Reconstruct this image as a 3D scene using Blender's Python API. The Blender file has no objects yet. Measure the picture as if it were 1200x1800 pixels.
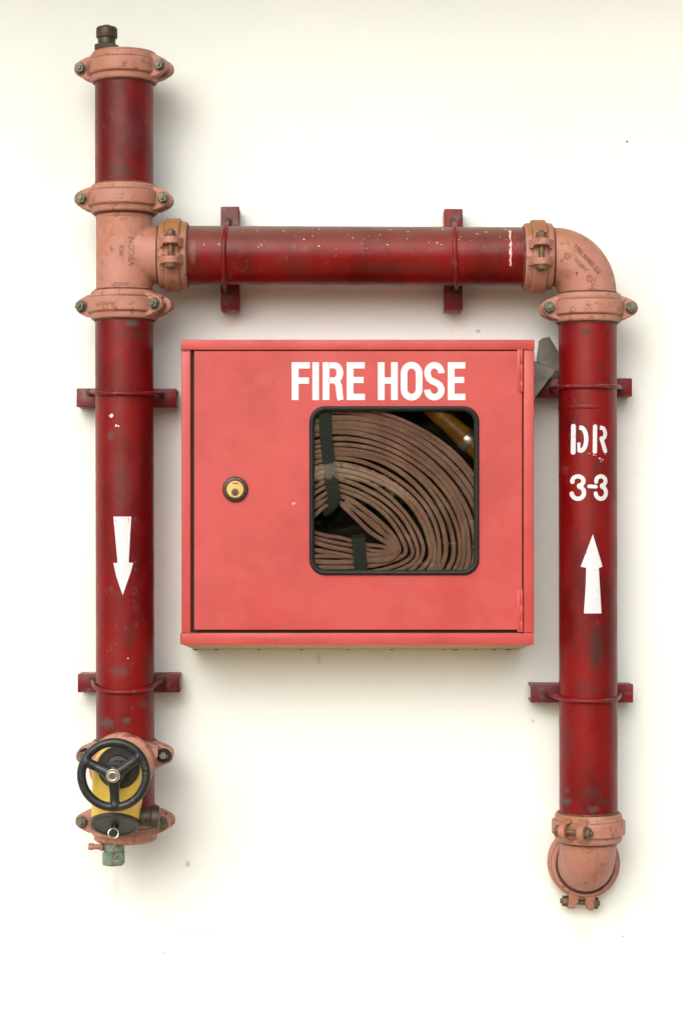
import bpy, bmesh, math, random
from mathutils import Vector, Matrix, Euler
random.seed(7)
PI = math.pi
sc = bpy.context.scene
C = sc.collection
S = 0.00112          # metres per unit (the 4 inch pipe is 102 units across)
D = 3600.0           # camera to pipe axis, units
ZC = 1.45            # height of the lens above the ground
WALL = 101.0         # wall plane, units behind the pipe axis

# ------------------------------------------------------------------ camera
cam = bpy.data.objects.new('camera', bpy.data.cameras.new('camera'))
C.objects.link(cam); sc.camera = cam
cam.location = (0, -D * S, ZC); cam.rotation_euler = (PI / 2, 0, 0)
cam.data.sensor_fit = 'VERTICAL'; cam.data.sensor_height = 36; cam.data.lens = 36 * D / 1800
cam.data.clip_start = 0.05; cam.data.clip_end = 500
# ------------------------------------------------------------------ light
SUN_DIR = Vector((-0.40, -1.30, 0.92)).normalized()      # towards the sun
w = bpy.data.worlds.new('World'); sc.world = w; w.use_nodes = True
nt = w.node_tree; bg = nt.nodes['Background']
sky = nt.nodes.new('ShaderNodeTexSky'); sky.sky_type = 'NISHITA'; sky.sun_disc = False
sky.sun_elevation = math.asin(SUN_DIR.z); sky.sun_rotation = math.atan2(SUN_DIR.x, SUN_DIR.y)
sky.dust_density = 5; sky.air_density = 1.0; sky.ozone_density = 0.6
hs = nt.nodes.new('ShaderNodeHueSaturation'); hs.inputs['Saturation'].default_value = 0.8
nt.links.new(sky.outputs[0], hs.inputs['Color']); nt.links.new(hs.outputs[0], bg.inputs[0])
bg.inputs[1].default_value = 0.15
sun = bpy.data.objects.new('sun', bpy.data.lights.new('sun', 'SUN')); C.objects.link(sun)
sun.data.energy = 1.2; sun.data.angle = math.radians(70); sun.data.color = (1, 0.99, 0.97)
sun.location = (-2, -4, 5); sun.rotation_euler = (-SUN_DIR).to_track_quat('-Z', 'Y').to_euler()
sc.view_settings.view_transform = 'Standard'; sc.view_settings.look = 'None'
sc.view_settings.exposure = 0.40; sc.view_settings.gamma = 1; sc.view_settings.use_curve_mapping = False

# ------------------------------------------------------------------ helpers
def pt(px, py, d=0.0):
    k = (D + d) / D
    return Vector(((px - 600) * k, d, (900 - py) * k))
def wm(v): return Vector((v[0] * S, v[1] * S, v[2] * S + ZC))

def fin(name, bm, mat, parent=None, loc=(0, 0, 0), rot=None, smooth=True, scale=True, angle=35):
    """bm is in units; loc is in metres relative to the parent"""
    if scale: bmesh.ops.scale(bm, vec=(S, S, S), verts=bm.verts)
    bmesh.ops.recalc_face_normals(bm, faces=bm.faces)
    me = bpy.data.meshes.new(name); 
    if smooth:
        for f in bm.faces: f.smooth = True
        la = math.radians(angle)
        for e in bm.edges:
            if len(e.link_faces) == 2 and e.calc_face_angle(0) > la: e.smooth = False
    bm.to_mesh(me); bm.free()
    o = bpy.data.objects.new(name, me); C.objects.link(o)
    for m in (mat if isinstance(mat, (list, tuple)) else [mat]): me.materials.append(m)
    o.location = loc
    if rot is not None: o.rotation_euler = rot
    if parent: o.parent = parent
    return o

def thing(name, label, cat, loc, group=None):
    o = bpy.data.objects.new(name, None); C.objects.link(o); o.location = loc; o.empty_display_size = .05
    o['label'] = label; o['category'] = cat
    if group: o['group'] = group
    return o
def tag(o, label, cat, group=None):
    o['label'] = label; o['category'] = cat
    if group: o['group'] = group
def rel(v, root): return wm(v) - Vector(root.location)

def remesh(o, vox, it=4, fac=0.5):
    m = o.modifiers.new('r', 'REMESH'); m.mode = 'VOXEL'; m.voxel_size = vox * S; m.use_smooth_shade = True
    m = o.modifiers.new('s', 'SMOOTH'); m.factor = fac; m.iterations = it
    bpy.context.view_layer.update()
    dg = bpy.context.evaluated_depsgraph_get()
    me = bpy.data.meshes.new_from_object(o.evaluated_get(dg))
    o.modifiers.clear(); old = o.data; mats = list(old.materials); o.data = me; bpy.data.meshes.remove(old)
    me.materials.clear()
    for x in mats: me.materials.append(x)
    for p in me.polygons: p.use_smooth = True; p.material_index = 0
    return o

def box(bm, x0, x1, y0, y1, z0, z1, bev=0.0, seg=2):
    r = bmesh.ops.create_cube(bm, size=1)
    vs = r['verts']
    for v in vs:
        v.co = Vector((x0 + (v.co.x + .5) * (x1 - x0), y0 + (v.co.y + .5) * (y1 - y0), z0 + (v.co.z + .5) * (z1 - z0)))
    if bev:
        es = list({e for v in vs for e in v.link_edges})
        bmesh.ops.bevel(bm, geom=es, offset=bev, segments=seg, affect='EDGES', profile=.5)

def lathe(bm, prof, n=64, mat=None, cap=True):
    """prof of (r, z) revolved about local Z; mat places it"""
    mat = mat or Matrix.Identity(4)
    rings = []
    for r, z in prof:
        rings.append([bm.verts.new(mat @ Vector((r * math.cos(2 * PI * i / n), r * math.sin(2 * PI * i / n), z))) for i in range(n)])
    for a, b in zip(rings, rings[1:]):
        for i in range(n): bm.faces.new((a[i], a[(i + 1) % n], b[(i + 1) % n], b[i]))
    if cap:
        bm.faces.new(rings[0][::-1]); bm.faces.new(rings[-1])
    return rings
def lathe_closed(bm, prof, n=64, mat=None):
    rings = lathe(bm, prof, n, mat, cap=False)
    a, b = rings[-1], rings[0]
    for i in range(n): bm.faces.new((a[i], a[(i + 1) % n], b[(i + 1) % n], b[i]))

def aim(p, d):
    """matrix that puts local Z along d at p"""
    q = Vector(d).normalized().to_track_quat('Z', 'Y')
    return Matrix.Translation(Vector(p)) @ q.to_matrix().to_4x4()

def tube(bm, path, r, n=16, cap=True):
    path = [Vector(p) for p in path]
    rr = r if isinstance(r, (list, tuple)) else [r] * len(path)
    t0 = (path[1] - path[0]).normalized()
    u = t0.orthogonal().normalized(); rings = []
    for i, p in enumerate(path):
        t = (path[min(i + 1, len(path) - 1)] - path[max(i - 1, 0)]).normalized()
        u = (u - t * u.dot(t)).normalized(); v = t.cross(u)
        rings.append([bm.verts.new(p + (u * math.cos(2 * PI * k / n) + v * math.sin(2 * PI * k / n)) * rr[i]) for k in range(n)])
    for a, b in zip(rings, rings[1:]):
        for k in range(n): bm.faces.new((a[k], a[(k + 1) % n], b[(k + 1) % n], b[k]))
    if cap: bm.faces.new(rings[0][::-1]); bm.faces.new(rings[-1])

def torus(bm, R, r, mat=None, n=64, m=14, fy=1.0):
    mat = mat or Matrix.Identity(4)
    g = []
    for i in range(n):
        a = 2 * PI * i / n
        g.append([bm.verts.new(mat @ Vector(((R + r * math.cos(2 * PI * k / m)) * math.cos(a), (R + r * math.cos(2 * PI * k / m)) * math.sin(a) * fy, r * math.sin(2 * PI * k / m)))) for k in range(m)])
    for i in range(n):
        for k in range(m):
            bm.faces.new((g[i][k], g[i][(k + 1) % m], g[(i + 1) % n][(k + 1) % m], g[(i + 1) % n][k]))

def prism(bm, poly, y0, y1):
    """poly of (x, z), extruded along y"""
    a = [bm.verts.new((x, y0, z)) for x, z in poly]; b = [bm.verts.new((x, y1, z)) for x, z in poly]
    n = len(poly)
    for i in range(n): bm.faces.new((a[i], a[(i + 1) % n], b[(i + 1) % n], b[i]))
    bm.faces.new(a[::-1]); bm.faces.new(b)

def hexa(bm, r, z0, z1, mat=None, n=6, ph=0.0, ch=0.12):
    mat = mat or Matrix.Identity(4)
    h = (z1 - z0) * ch
    mat = mat @ Matrix.Rotation(ph, 4, 'Z')
    lathe(bm, [(r * .9, z0), (r, z0 + h), (r, z1 - h), (r * .88, z1)], n, mat)

def rrect(x0, x1, z0, z1, r, n=10):
    out = []
    for cx, cz, a0 in ((x1 - r, z1 - r, 0), (x0 + r, z1 - r, PI / 2), (x0 + r, z0 + r, PI), (x1 - r, z0 + r, 1.5 * PI)):
        for i in range(n + 1):
            a = a0 + PI / 2 * i / n; out.append((cx + r * math.cos(a), cz + r * math.sin(a)))
    return out

# ------------------------------------------------------------------ materials
class NT:
    def __init__(s, name):
        s.m = bpy.data.materials.new(name); s.m.use_nodes = True; s.t = s.m.node_tree
        s.b = s.t.nodes['Principled BSDF']; s.tc = s.t.nodes.new('ShaderNodeTexCoord')
        s.geo = None
    def n(s, k, **kw):
        x = s.t.nodes.new('ShaderNode' + k)
        for a, v in kw.items(): setattr(x, a, v)
        return x
    def l(s, a, b): s.t.links.new(a, b)
    def noise(s, scale, detail=4, rough=.55, stretch=None, off=(0, 0, 0), world=False):
        mp = s.n('Mapping'); mp.inputs['Location'].default_value = off
        if stretch: mp.inputs['Scale'].default_value = stretch
        if world:
            if not s.geo: s.geo = s.n('NewGeometry')
            s.l(s.geo.outputs['Position'], mp.inputs[0])
        else: s.l(s.tc.outputs['Object'], mp.inputs[0])
        x = s.n('TexNoise'); x.inputs['Scale'].default_value = scale; x.inputs['Detail'].default_value = detail
        x.inputs['Roughness'].default_value = rough; s.l(mp.outputs[0], x.inputs['Vector'])
        return x.outputs['Fac']
    def ramp(s, src, a, b, v0=0.0, v1=1.0):
        x = s.n('MapRange'); x.interpolation_type = 'SMOOTHSTEP'
        for i, v in zip(('From Min', 'From Max', 'To Min', 'To Max'), (a, b, v0, v1)): x.inputs[i].default_value = v
        s.l(src, x.inputs['Value']); return x.outputs['Result']
    def math(s, op, a, b):
        x = s.n('Math', operation=op)
        for i, v in enumerate((a, b)):
            if isinstance(v, (int, float)): x.inputs[i].default_value = v
            else: s.l(v, x.inputs[i])
        return x.outputs[0]
    def mix(s, fac, a, b):
        x = s.n('Mix', data_type='RGBA')
        for i, v in ((0, fac), (6, a), (7, b)):
            if isinstance(v, (int, float)): x.inputs[i].default_value = v
            elif isinstance(v, tuple): x.inputs[i].default_value = (*v, 1)
            else: s.l(v, x.inputs[i])
        return x.outputs[2]
    def smudge(s, c, px, py, rx, ry, col, k, d=-50, sc=60, lo=1.0, hi=1.9):
        # a stain of its own ragged shape at one place on the surface
        q = wm(pt(px, py, d)); mp = s.n('Mapping'); mp.vector_type = 'TEXTURE'
        mp.inputs['Location'].default_value = q; mp.inputs['Scale'].default_value = (rx * S, 60 * S, ry * S)
        if not s.geo: s.geo = s.n('NewGeometry')
        s.l(s.geo.outputs['Position'], mp.inputs[0])
        v = s.n('VectorMath', operation='LENGTH'); s.l(mp.outputs[0], v.inputs[0])
        a = s.math('ADD', v.outputs['Value'], s.math('MULTIPLY', s.noise(sc, 6, .7, off=(px * .01, 1, py * .01), world=True), 1.5))
        return s.mix(s.ramp(a, lo, hi, k, 0), c, col)
    def up(s):
        g = s.n('NewGeometry'); x = s.n('SeparateXYZ'); s.l(g.outputs['Normal'], x.inputs[0]); return x.outputs
    def done(s, col, rough=.5, metal=0.0, bump=None, bd=.0004, bs=.5, spec=.5, coat=0):
        for k, v in (('Base Color', col), ('Roughness', rough), ('Metallic', metal)):
            if isinstance(v, (int, float)): s.b.inputs[k].default_value = v
            elif isinstance(v, tuple): s.b.inputs[k].default_value = (*v, 1)
            else: s.l(v, s.b.inputs[k])
        s.b.inputs['Specular IOR Level'].default_value = spec
        s.b.inputs['Coat Weight'].default_value = coat
        if bump is not None:
            x = s.n('Bump'); x.inputs['Distance'].default_value = bd; x.inputs['Strength'].default_value = bs
            s.l(bump, x.inputs['Height']); s.l(x.outputs[0], s.b.inputs['Normal'])
        return s.m

def m_wall():
    t = NT('cream_render')
    c = t.mix(t.ramp(t.noise(1.6, 3), .35, .7), (.665, .735, .745), (.715, .775, .795))
    c = t.mix(t.ramp(t.noise(5, 5, .6, (1, 1, .35)), .56, .8, 0, .25), c, (.56, .57, .50))
    sp = t.noise(30, 1, .5, off=(3, 1, 7)); c = t.mix(t.ramp(sp, .865, .89, 0, .7), c, (.42, .30, .16))
    sp = t.noise(90, 1, .5, off=(9, 1, 2)); c = t.mix(t.ramp(sp, .86, .875, 0, .7), c, (.18, .17, .15))
    for a in ((1101, 249, 3, 3, (.05, .05, .045), .9), (330, 1519, 5, 6, (.55, .33, .12), .8), (287, 1675, 3, 4, (.2, .2, .18), .7), (1094, 1646, 3, 3, (.2, .2, .18), .7), (936, 1267, 4, 4, (.4, .3, .18), .6),
              (560, 1158, 5, 14, (.42, .36, .24), .5), (404, 566, 26, 22, (.55, .52, .40), .45), (800, 566, 24, 18, (.55, .52, .40), .35), (840, 582, 5, 3, (.25, .25, .22), .6), (150, 1236, 26, 10, (.55, .53, .36), .4),
              (300, 1236, 26, 14, (.55, .52, .38), .4), (970, 1248, 34, 14, (.55, .52, .38), .35), (345, 1640, 60, 4, (.60, .60, .56), .5), (205, 1560, 10, 30, (.56, .55, .46), .4), (1020, 1640, 24, 34, (.58, .55, .46), .35),
              (140, 1180, 60, 260, (.60, .65, .64), .5), (900, 1500, 260, 60, (.60, .64, .62), .4), (1130, 600, 50, 300, (.60, .64, .64), .5)):
        c = t.smudge(c, *a, d=WALL, sc=30, lo=.8, hi=2.0)
    b = t.math('ADD', t.noise(60, 6, .65), t.math('MULTIPLY', t.noise(11, 4), 2.5))
    return t.done(c, .75, bump=b, bd=.002, bs=.4, spec=.3)
def m_pipe(name='dark_red_pipe_paint', dust=True, base=(.165, .0022, .003), dark=(.075, .0015, .002), patch=.5):
    t = NT(name)
    c = t.mix(t.ramp(t.noise(9, 5, .6, (1, 1, .5), world=True), .38, .66), base, dark)
    c = t.mix(t.ramp(t.noise(5.5, 4, .6, (1.3, 1, .6), (4, 2, 8), world=True), .5, .75, 0, .55), c, (.13, .018, .016))
    g = t.ramp(t.noise(13, 6, .62, (1, 1, .65), (1, 7, 3), world=True), .60, .72, 0, patch * .6); c = t.mix(g, c, (.060, .040, .042))
    g = t.math('MULTIPLY', t.ramp(t.noise(34, 7, .72, (1, 1, .8), (8, 2, 3), world=True), .57, .68, 0, .55), t.ramp(t.noise(6, 2, off=(3, 3, 9), world=True), .42, .6)); c = t.mix(g, c, (.095, .075, .078))
    g = t.ramp(t.noise(60, 3, .6, (1, 1, .25), (6, 1, 1), world=True), .60, .78, 0, .35)
    c = t.mix(g, c, (.05, .006, .007)); g = t.ramp(t.noise(42, 4, .6, (1, 1, .06), (2, 6, 1), world=True), .52, .72, 0, .40); c = t.mix(g, c, (.05, .006, .007))
    f = t.ramp(t.noise(150, 2, .5, (1, 1, .55), (2, 2, 2), world=True), .755, .79, 0, .45); c = t.mix(f, c, (.30, .12, .11))
    if not dust:
        g = t.ramp(t.noise(38, 6, .65, off=(4, 4, 1), world=True), .54, .66, 0, .75); c = t.mix(g, c, (.10, .085, .09))
    n = t.up()[2]
    if dust:
        d = t.math('MULTIPLY', t.ramp(n, .05, .95), t.ramp(t.noise(22, 5, .6, (.5, 1, 1), world=True), .2, .75, .45, .95))
        c = t.mix(d, c, (.125, .075, .06))
        s1 = t.math('MULTIPLY', t.ramp(n, .0, .35), t.ramp(t.noise(170, 1, .5, off=(5, 5, 5), world=True), .715, .76))
        c = t.mix(s1, c, (.6, .5, .46))
    G, DK, PU = (.062, .055, .058), (.035, .020, .018), (.085, .022, .024)
    for a in ((1046, 1140, 17, 48, DK, .75), (1030, 1210, 30, 16, DK, .4), (232, 568, 15, 9, G, .85), (186, 1272, 17, 12, G, .8), (224, 1266, 9, 7, G, .8), (250, 1240, 12, 8, G, .4),
              (998, 1412, 9, 9, G, .85), (1042, 1422, 12, 8, G, .7), (1062, 1410, 20, 8, DK, .6), (1036, 1395, 22, 14, DK, .5), (195, 765, 9, 11, G, .6), (212, 1180, 22, 14, G, .45),
              (228, 1115, 18, 30, DK, .4), (1030, 584, 12, 6, DK, .8), (1055, 646, 6, 6, DK, .8), (228, 230, 28, 42, PU, .6), (215, 300, 34, 14, DK, .5), (339, 442, 7, 24, (.16, .08, .08), .6), (236, 590, 30, 9, DK, .4), (215, 850, 22, 55, PU, .5), (700, 470, 90, 10, DK, .4), (1000, 1300, 14, 60, PU, .5), (1050, 820, 12, 14, DK, .5)):
        c = t.smudge(c, *a)
    r = t.ramp(t.noise(20, 5, .65, world=True), .3, .7, .30, .46)
    b = t.math('ADD', t.noise(45, 4, .6, world=True), t.math('MULTIPLY', t.noise(300, 3, world=True), .35))
    return t.done(c, r, bump=b, bd=.0013, bs=.35, spec=.25)
def m_salmon(name='salmon_primer', rust=.42, base=(.335, .150, .115), alt=(.35, .18, .15)):
    t = NT(name)
    c = t.mix(t.ramp(t.noise(11, 4, world=True), .35, .65), base, alt)
    c = t.mix(t.ramp(t.noise(28, 5, .6, off=(2, 2, 2), world=True), .5, .7, 0, .35), c, (.31, .11, .055))
    r = t.ramp(t.noise(60, 7, .68, off=(7, 3, 1), world=True), .57, .63, 0, rust + .35); c = t.mix(r, c, (.17, .060, .028))
    n = t.up()[2]
    d = t.math('MULTIPLY', t.ramp(n, .25, .95), t.ramp(t.noise(70, 6, .7, off=(1, 9, 1), world=True), .32, .56))
    c = t.mix(t.math('MULTIPLY', d, .8), c, (.24, .115, .05))
    g = t.n('NewGeometry'); e = t.ramp(g.outputs['Pointiness'], .52, .60)
    e = t.math('MULTIPLY', e, t.ramp(t.noise(90, 5, .7, off=(3, 9, 4), world=True), .47, .57))
    c = t.mix(t.math('MULTIPLY', e, rust + .3), c, (.15, .05, .02))
    RD, OC, BR = (.15, .006, .006), (.235, .105, .038), (.11, .045, .022)
    for a in ((225, 149, 52, 4, RD, .9), (212, 562, 48, 5, RD, .95), (1034, 567, 46, 4, RD, .9), (306, 396, 26, 22, OC, .9), (944, 399, 28, 24, OC, .9), (280, 400, 18, 22, OC, .75), (300, 500, 20, 12, OC, .5),
              (1000, 1436, 40, 10, OC, .7), (1075, 1434, 26, 8, OC, .6), (1005, 1458, 26, 18, OC, .65), (1040, 523, 60, 4, OC, .8), (995, 480, 14, 10, OC, .5), (988, 428, 6, 4, OC, .9), (987, 458, 4, 4, OC, .9),
              (1013, 481, 3, 5, BR, .9), (232, 1292, 22, 4, RD, .8), (265, 1312, 14, 6, BR, .5), (219, 378, 46, 3, BR, .6), (240, 519, 40, 3, BR, .7), (200, 330, 50, 3, OC, .6), (975, 1500, 7, 24, BR, .5), (980, 1560, 12, 16, BR, .5), (1060, 1530, 14, 18, OC, .35)):
        c = t.smudge(c, *a, sc=110, lo=1.3, hi=1.75)
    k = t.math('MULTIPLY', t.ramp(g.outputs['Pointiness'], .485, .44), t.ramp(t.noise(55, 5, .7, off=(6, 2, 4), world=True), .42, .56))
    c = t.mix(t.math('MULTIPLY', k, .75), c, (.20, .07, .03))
    o_ = t.ramp(t.noise(17, 5, .65, off=(11, 2, 4), world=True), .52, .66, 0, .6); c = t.mix(o_, c, (.30, .125, .06))
    b = t.math('ADD', t.noise(120, 6, .7, world=True), t.math('MULTIPLY', t.noise(25, 3, world=True), .8))
    return t.done(c, t.ramp(t.noise(35, 3, world=True), .3, .7, .48, .68), bump=b, bd=.0012, bs=.4, spec=.4)
def m_cab():
    t = NT('faded_red_cabinet_paint')
    c = t.mix(t.ramp(t.noise(5.5, 5, .62), .38, .62), (.40, .055, .054), (.345, .044, .041))
    c = t.mix(t.ramp(t.noise(14, 5, .6, off=(3, 3, 3)), .52, .72, 0, .5), c, (.42, .072, .070))
    c = t.mix(t.ramp(t.noise(260, 2, .5, off=(3, 1, 3)), .74, .77, 0, .35), c, (.75, .3, .27))
    b = t.math('ADD', t.noise(4, 3), t.math('MULTIPLY', t.noise(420, 2), .04))
    return t.done(c, t.ramp(t.noise(9, 5, .65), .35, .65, .32, .56), bump=b, bd=.0035, bs=.5, spec=.4)
def m_simple(name, col, col2=None, scale=60, rough=.5, metal=0.0, bump=.3, bd=.0004, spec=.5, world=True):
    t = NT(name); col2 = col2 or tuple(x * .7 for x in col)
    c = t.mix(t.ramp(t.noise(scale, 5, .6, world=world), .35, .7), col, col2)
    return t.done(c, rough, metal, bump=t.noise(scale * 4, 4, world=world), bd=bd, bs=bump, spec=spec)
def m_white(name, col=(.53, .56, .62)):
    t = NT(name)
    c = t.mix(t.ramp(t.noise(120, 5, .65, world=True), .61, .70, 0, .9), col, (.36, .10, .11))
    c = t.mix(t.ramp(t.noise(30, 3, world=True), .45, .75, 0, .35), c, (.60, .48, .52))
    return t.done(c, .6, bump=t.noise(200, 3, world=True), bd=.0003, bs=.3)
def m_glass():
    t = NT('window_glass'); t.t.nodes.remove(t.b)
    out = [n for n in t.t.nodes if n.type == 'OUTPUT_MATERIAL'][0]
    tr = t.n('BsdfTransparent'); tr.inputs[0].default_value = (.95, .965, .955, 1)
    gl = t.n('BsdfGlossy'); gl.inputs['Roughness'].default_value = .005
    df = t.n('BsdfDiffuse'); df.inputs[0].default_value = (.75, .75, .72, 1)
    fr = t.n('Fresnel'); fr.inputs[0].default_value = 2.1
    bp = t.n('Bump'); bp.inputs['Distance'].default_value = .001; bp.inputs['Strength'].default_value = .05
    t.l(t.noise(9, 2), bp.inputs['Height']); t.l(bp.outputs[0], gl.inputs['Normal'])
    m1 = t.n('MixShader'); t.l(fr.outputs[0], m1.inputs[0]); t.l(tr.outputs[0], m1.inputs[1]); t.l(gl.outputs[0], m1.inputs[2])
    # specks of dust and faint wipe marks on the pane
    sp = t.ramp(t.noise(190, 1, .5, (1, 1, .7)), .79, .82, 0, .9)
    sm = t.ramp(t.noise(16, 5, .7, (.4, 1, 1.6)), .55, .8, 0, .05)
    m2 = t.n('MixShader'); t.l(t.math('MAXIMUM', sp, sm), m2.inputs[0]); t.l(m1.outputs[0], m2.inputs[1]); t.l(df.outputs[0], m2.inputs[2])
    t.l(m2.outputs[0], out.inputs[0]); return t.m
def m_hose():
    t = NT('brown_hose_canvas')
    c = t.mix(t.ramp(t.noise(16, 4, .6), .35, .68), (.44, .26, .20), (.62, .40, .31))
    c = t.mix(t.ramp(t.noise(7, 3, .6, off=(5, 1, 1)), .48, .7, 0, .55), c, (.50, .37, .20))
    c = t.mix(t.ramp(t.noise(90, 5, .7), .55, .75, 0, .5), c, (.24, .14, .105))
    b = t.math('ADD', t.noise(420, 3, .6), t.math('MULTIPLY', t.noise(110, 4, .6), 1.4))
    return t.done(c, .85, bump=b, bd=.0012, bs=.6, spec=.2)

M = dict(wall=m_wall(), pipe=m_pipe(), bracket=m_pipe('dark_red_bracket_paint', False, (.17, .006, .010), (.085, .005, .008), .75),
         salmon=m_salmon(), salmon2=m_salmon('salmon_primer_clean', .22, (.345, .152, .116), (.36, .175, .145)), cab=m_cab(),
         white=m_white('white_stencil_paint'), vinyl=m_simple('white_vinyl', (.60, .645, .69), (.54, .58, .62), 20, .45, bump=.05),
         bolt=m_simple('weathered_zinc', (.16, .155, .12), (.07, .065, .05), 140, .5, .5, .5, .0006),
         rusty=m_simple('rusty_bolt', (.16, .10, .06), (.06, .04, .03), 120, .6, .4, .6, .0006),
         gap_shadow=m_simple('gap_shadow_brown', (.11, .038, .022), (.045, .016, .012), 70, .7),  # dark brown for the painted-in gap shadow on the couplings
         rubber=m_simple('black_rubber', (.006, .007, .008), (.011, .012, .013), 40, .5, bump=.1, spec=.25),
         black=m_simple('black_wheel_paint', (.007, .011, .014), (.018, .023, .024), 60, .36, bump=.35, bd=.0008, spec=.35),
         charcoal=m_simple('charcoal_casting', (.012, .012, .010), (.028, .026, .020), 90, .5, bump=.5, bd=.0008),
         yellow=m_simple('yellow_gearbox_paint', (.62, .45, .07), (.54, .38, .06), 30, .42, bump=.2, bd=.0006),
         bronze=m_simple('dark_bronze', (.070, .048, .032), (.035, .030, .022), 60, .45, .35, .3),
         green=m_simple('green_verdigris', (.15, .225, .18), (.085, .14, .11), 80, .6, .1, .6, .0008),
         chainsteel=m_simple('dull_chain_steel', (.30, .28, .24), (.12, .11, .09), 200, .4, .8, .2),
         steel=m_simple('bright_steel', (.62, .60, .54), (.42, .40, .34), 90, .3, .9, .2),
         brass=m_simple('brass', (.52, .37, .14), (.44, .30, .09), 80, .38, .55, .2),
         darkbrass=m_simple('tarnished_brass', (.13, .10, .055), (.06, .045, .03), 120, .45, .5, .3),
         keyway=m_simple('keyway_black', (.02, .018, .012), (.01, .01, .01), 60, .5),
         hose=m_hose(), strap=m_simple('green_grey_webbing', (.060, .080, .068), (.040, .055, .045), 200, .75, bump=.6, bd=.0008),
         nozzle=m_simple('amber_plastic', (.34, .15, .012), (.20, .08, .01), 50, .4, bump=.1),
         sheet=m_simple('grey_galvanised_sheet', (.20, .195, .18), (.13, .125, .11), 25, .5, .3, .2),
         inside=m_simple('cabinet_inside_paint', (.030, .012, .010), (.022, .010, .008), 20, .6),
         caulk=m_simple('tan_sealant', (.48, .30, .19), (.42, .26, .15), 30, .7),
         ground=m_simple('pale_paving', (.44, .32, .165), (.39, .28, .14), 3, .85, bump=.4, bd=.003),
         glass=m_glass(), ink=m_simple('dark_cast_letters', (.13, .055, .03), (.25, .10, .06), 90, .6),
         chip=m_simple('bare_chip', (.75, .55, .5), (.3, .1, .1), 400, .6))

# ------------------------------------------------------------------ setting
bm = bmesh.new(); bmesh.ops.create_grid(bm, x_segments=2, y_segments=2, size=60)
for v in bm.verts: v.co.y -= 59.7
g = fin('ground', bm, M['ground'], scale=False); g['kind'] = 'structure'
bm = bmesh.new(); box(bm, -6, 6, WALL * S, WALL * S + .25, -.02, 4.2)
wl = fin('wall', bm, M['wall'], scale=False); tag(wl, 'plain cream rendered wall behind the red pipes and the fire hose cabinet', 'wall')

# unseen hedge added behind the camera for its dark reflection in the window
random.seed(21)
vs, fs = [], []
for i in range(60000):
    x = random.uniform(-9, 9) if i % 3 == 0 else random.gauss(.3, 1.0); top = 2.6 + .9 * math.sin(x * 1.7) + .5 * math.sin(x * 4.1 + 1)
    z = random.uniform(.02, 1) ** .8 * top; y = -11.5 + random.gauss(0, .35)
    # gaps shaped so the window reflects a bright crescent and streaks of glare
    u, v = (x - .10) / .62, z - 1.66
    if abs(u) < 1 and 0 < v + .22 * u * u + .10 * u < .17 * (1 - u * u) ** .5: continue
    if .45 < x < 1.15 and 1.02 < z < 1.42 and math.sin(z * 34 + x * 5) > .62: continue
    c = Vector((x, y, z)); a = Vector([random.gauss(0, 1) for _ in range(3)]).normalized(); b = a.orthogonal().normalized()
    q = random.uniform(.035, .08); k = len(vs); vs += [c - a * q, c + b * q * .5, c + a * q, c - b * q * .5]; fs.append((k, k + 1, k + 2, k + 3))
me = bpy.data.meshes.new('reflection_hedge'); me.from_pydata(vs, [], fs)
hd = bpy.data.objects.new('reflection_hedge', me); C.objects.link(hd); hd['kind'] = 'stuff'
me.materials.append(m_simple('reflection_hedge_leaves', (.05, .085, .02), (.025, .05, .012), 3, .6, bump=.1))

# unseen eaves added above the frame to shade the top of the wall
bm = bmesh.new(); box(bm, -6, 6, WALL * S - .85, WALL * S - .001, 3.02, 3.12)
fin('shade_soffit', bm, m_simple('shade_soffit_paint', (.42, .44, .30), (.36, .38, .26), 4, .7), wl, scale=False)
# ------------------------------------------------------------------ grooved coupling
def coupling_bm(short=1.0, hub=64):
    bm = bmesh.new()
    lathe_closed(bm, [(49, -25), (56.5, -25), (58.5, -22), (59, -15.5), (59.5, -13.5), (hub + .3, -11.5), (hub + .3, 11.5), (59.5, 13.5), (59, 15.5), (58.5, 22), (56.5, 25), (49, 25)], 96)
    for s in (-1, 1):
        ear = [(46, 21), (60, 20), (70, 16), (79, 11.5), (84, 6), (85, 0), (84, -6), (79, -11.5), (70, -16), (60, -20), (46, -21)]
        ear = [(s * x, z) for x, z in ear]
        for q in (-1, 1):
            a, b = (-23, -11) if q < 0 else (11, 23)
            prism(bm, ear, a, b)
            # web that carries the pad back to the ring
            for e in (-1, 1):
                poly = [(s * 48, e * 21), (s * 62, e * 19.5), (s * 74, e * 14), (s * 66, e * 13), (s * 48, e * 14)]
                prism(bm, poly, a if q < 0 else 6, -6 if q < 0 else b)
    return bm
cpl_mesh = {}
def bolt_bm(sock=False):
    bm = bmesh.new(); R = Matrix.Rotation(PI / 2, 4, 'X')       # local Z -> -Y
    lathe(bm, [(4.6, -34), (4.6, 34), (4.0, 37)], 20, R)
    lathe(bm, [(10.5, 23.1), (10.8, 24.6), (10.5, 25.6)], 24, R)
    hexa(bm, 9.2, 25.6, 33.5, R, ph=.3)
    lathe(bm, [(9.5, -31), (10.5, -29), (10.5, -23.1)], 24, R)
    return bm
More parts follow.
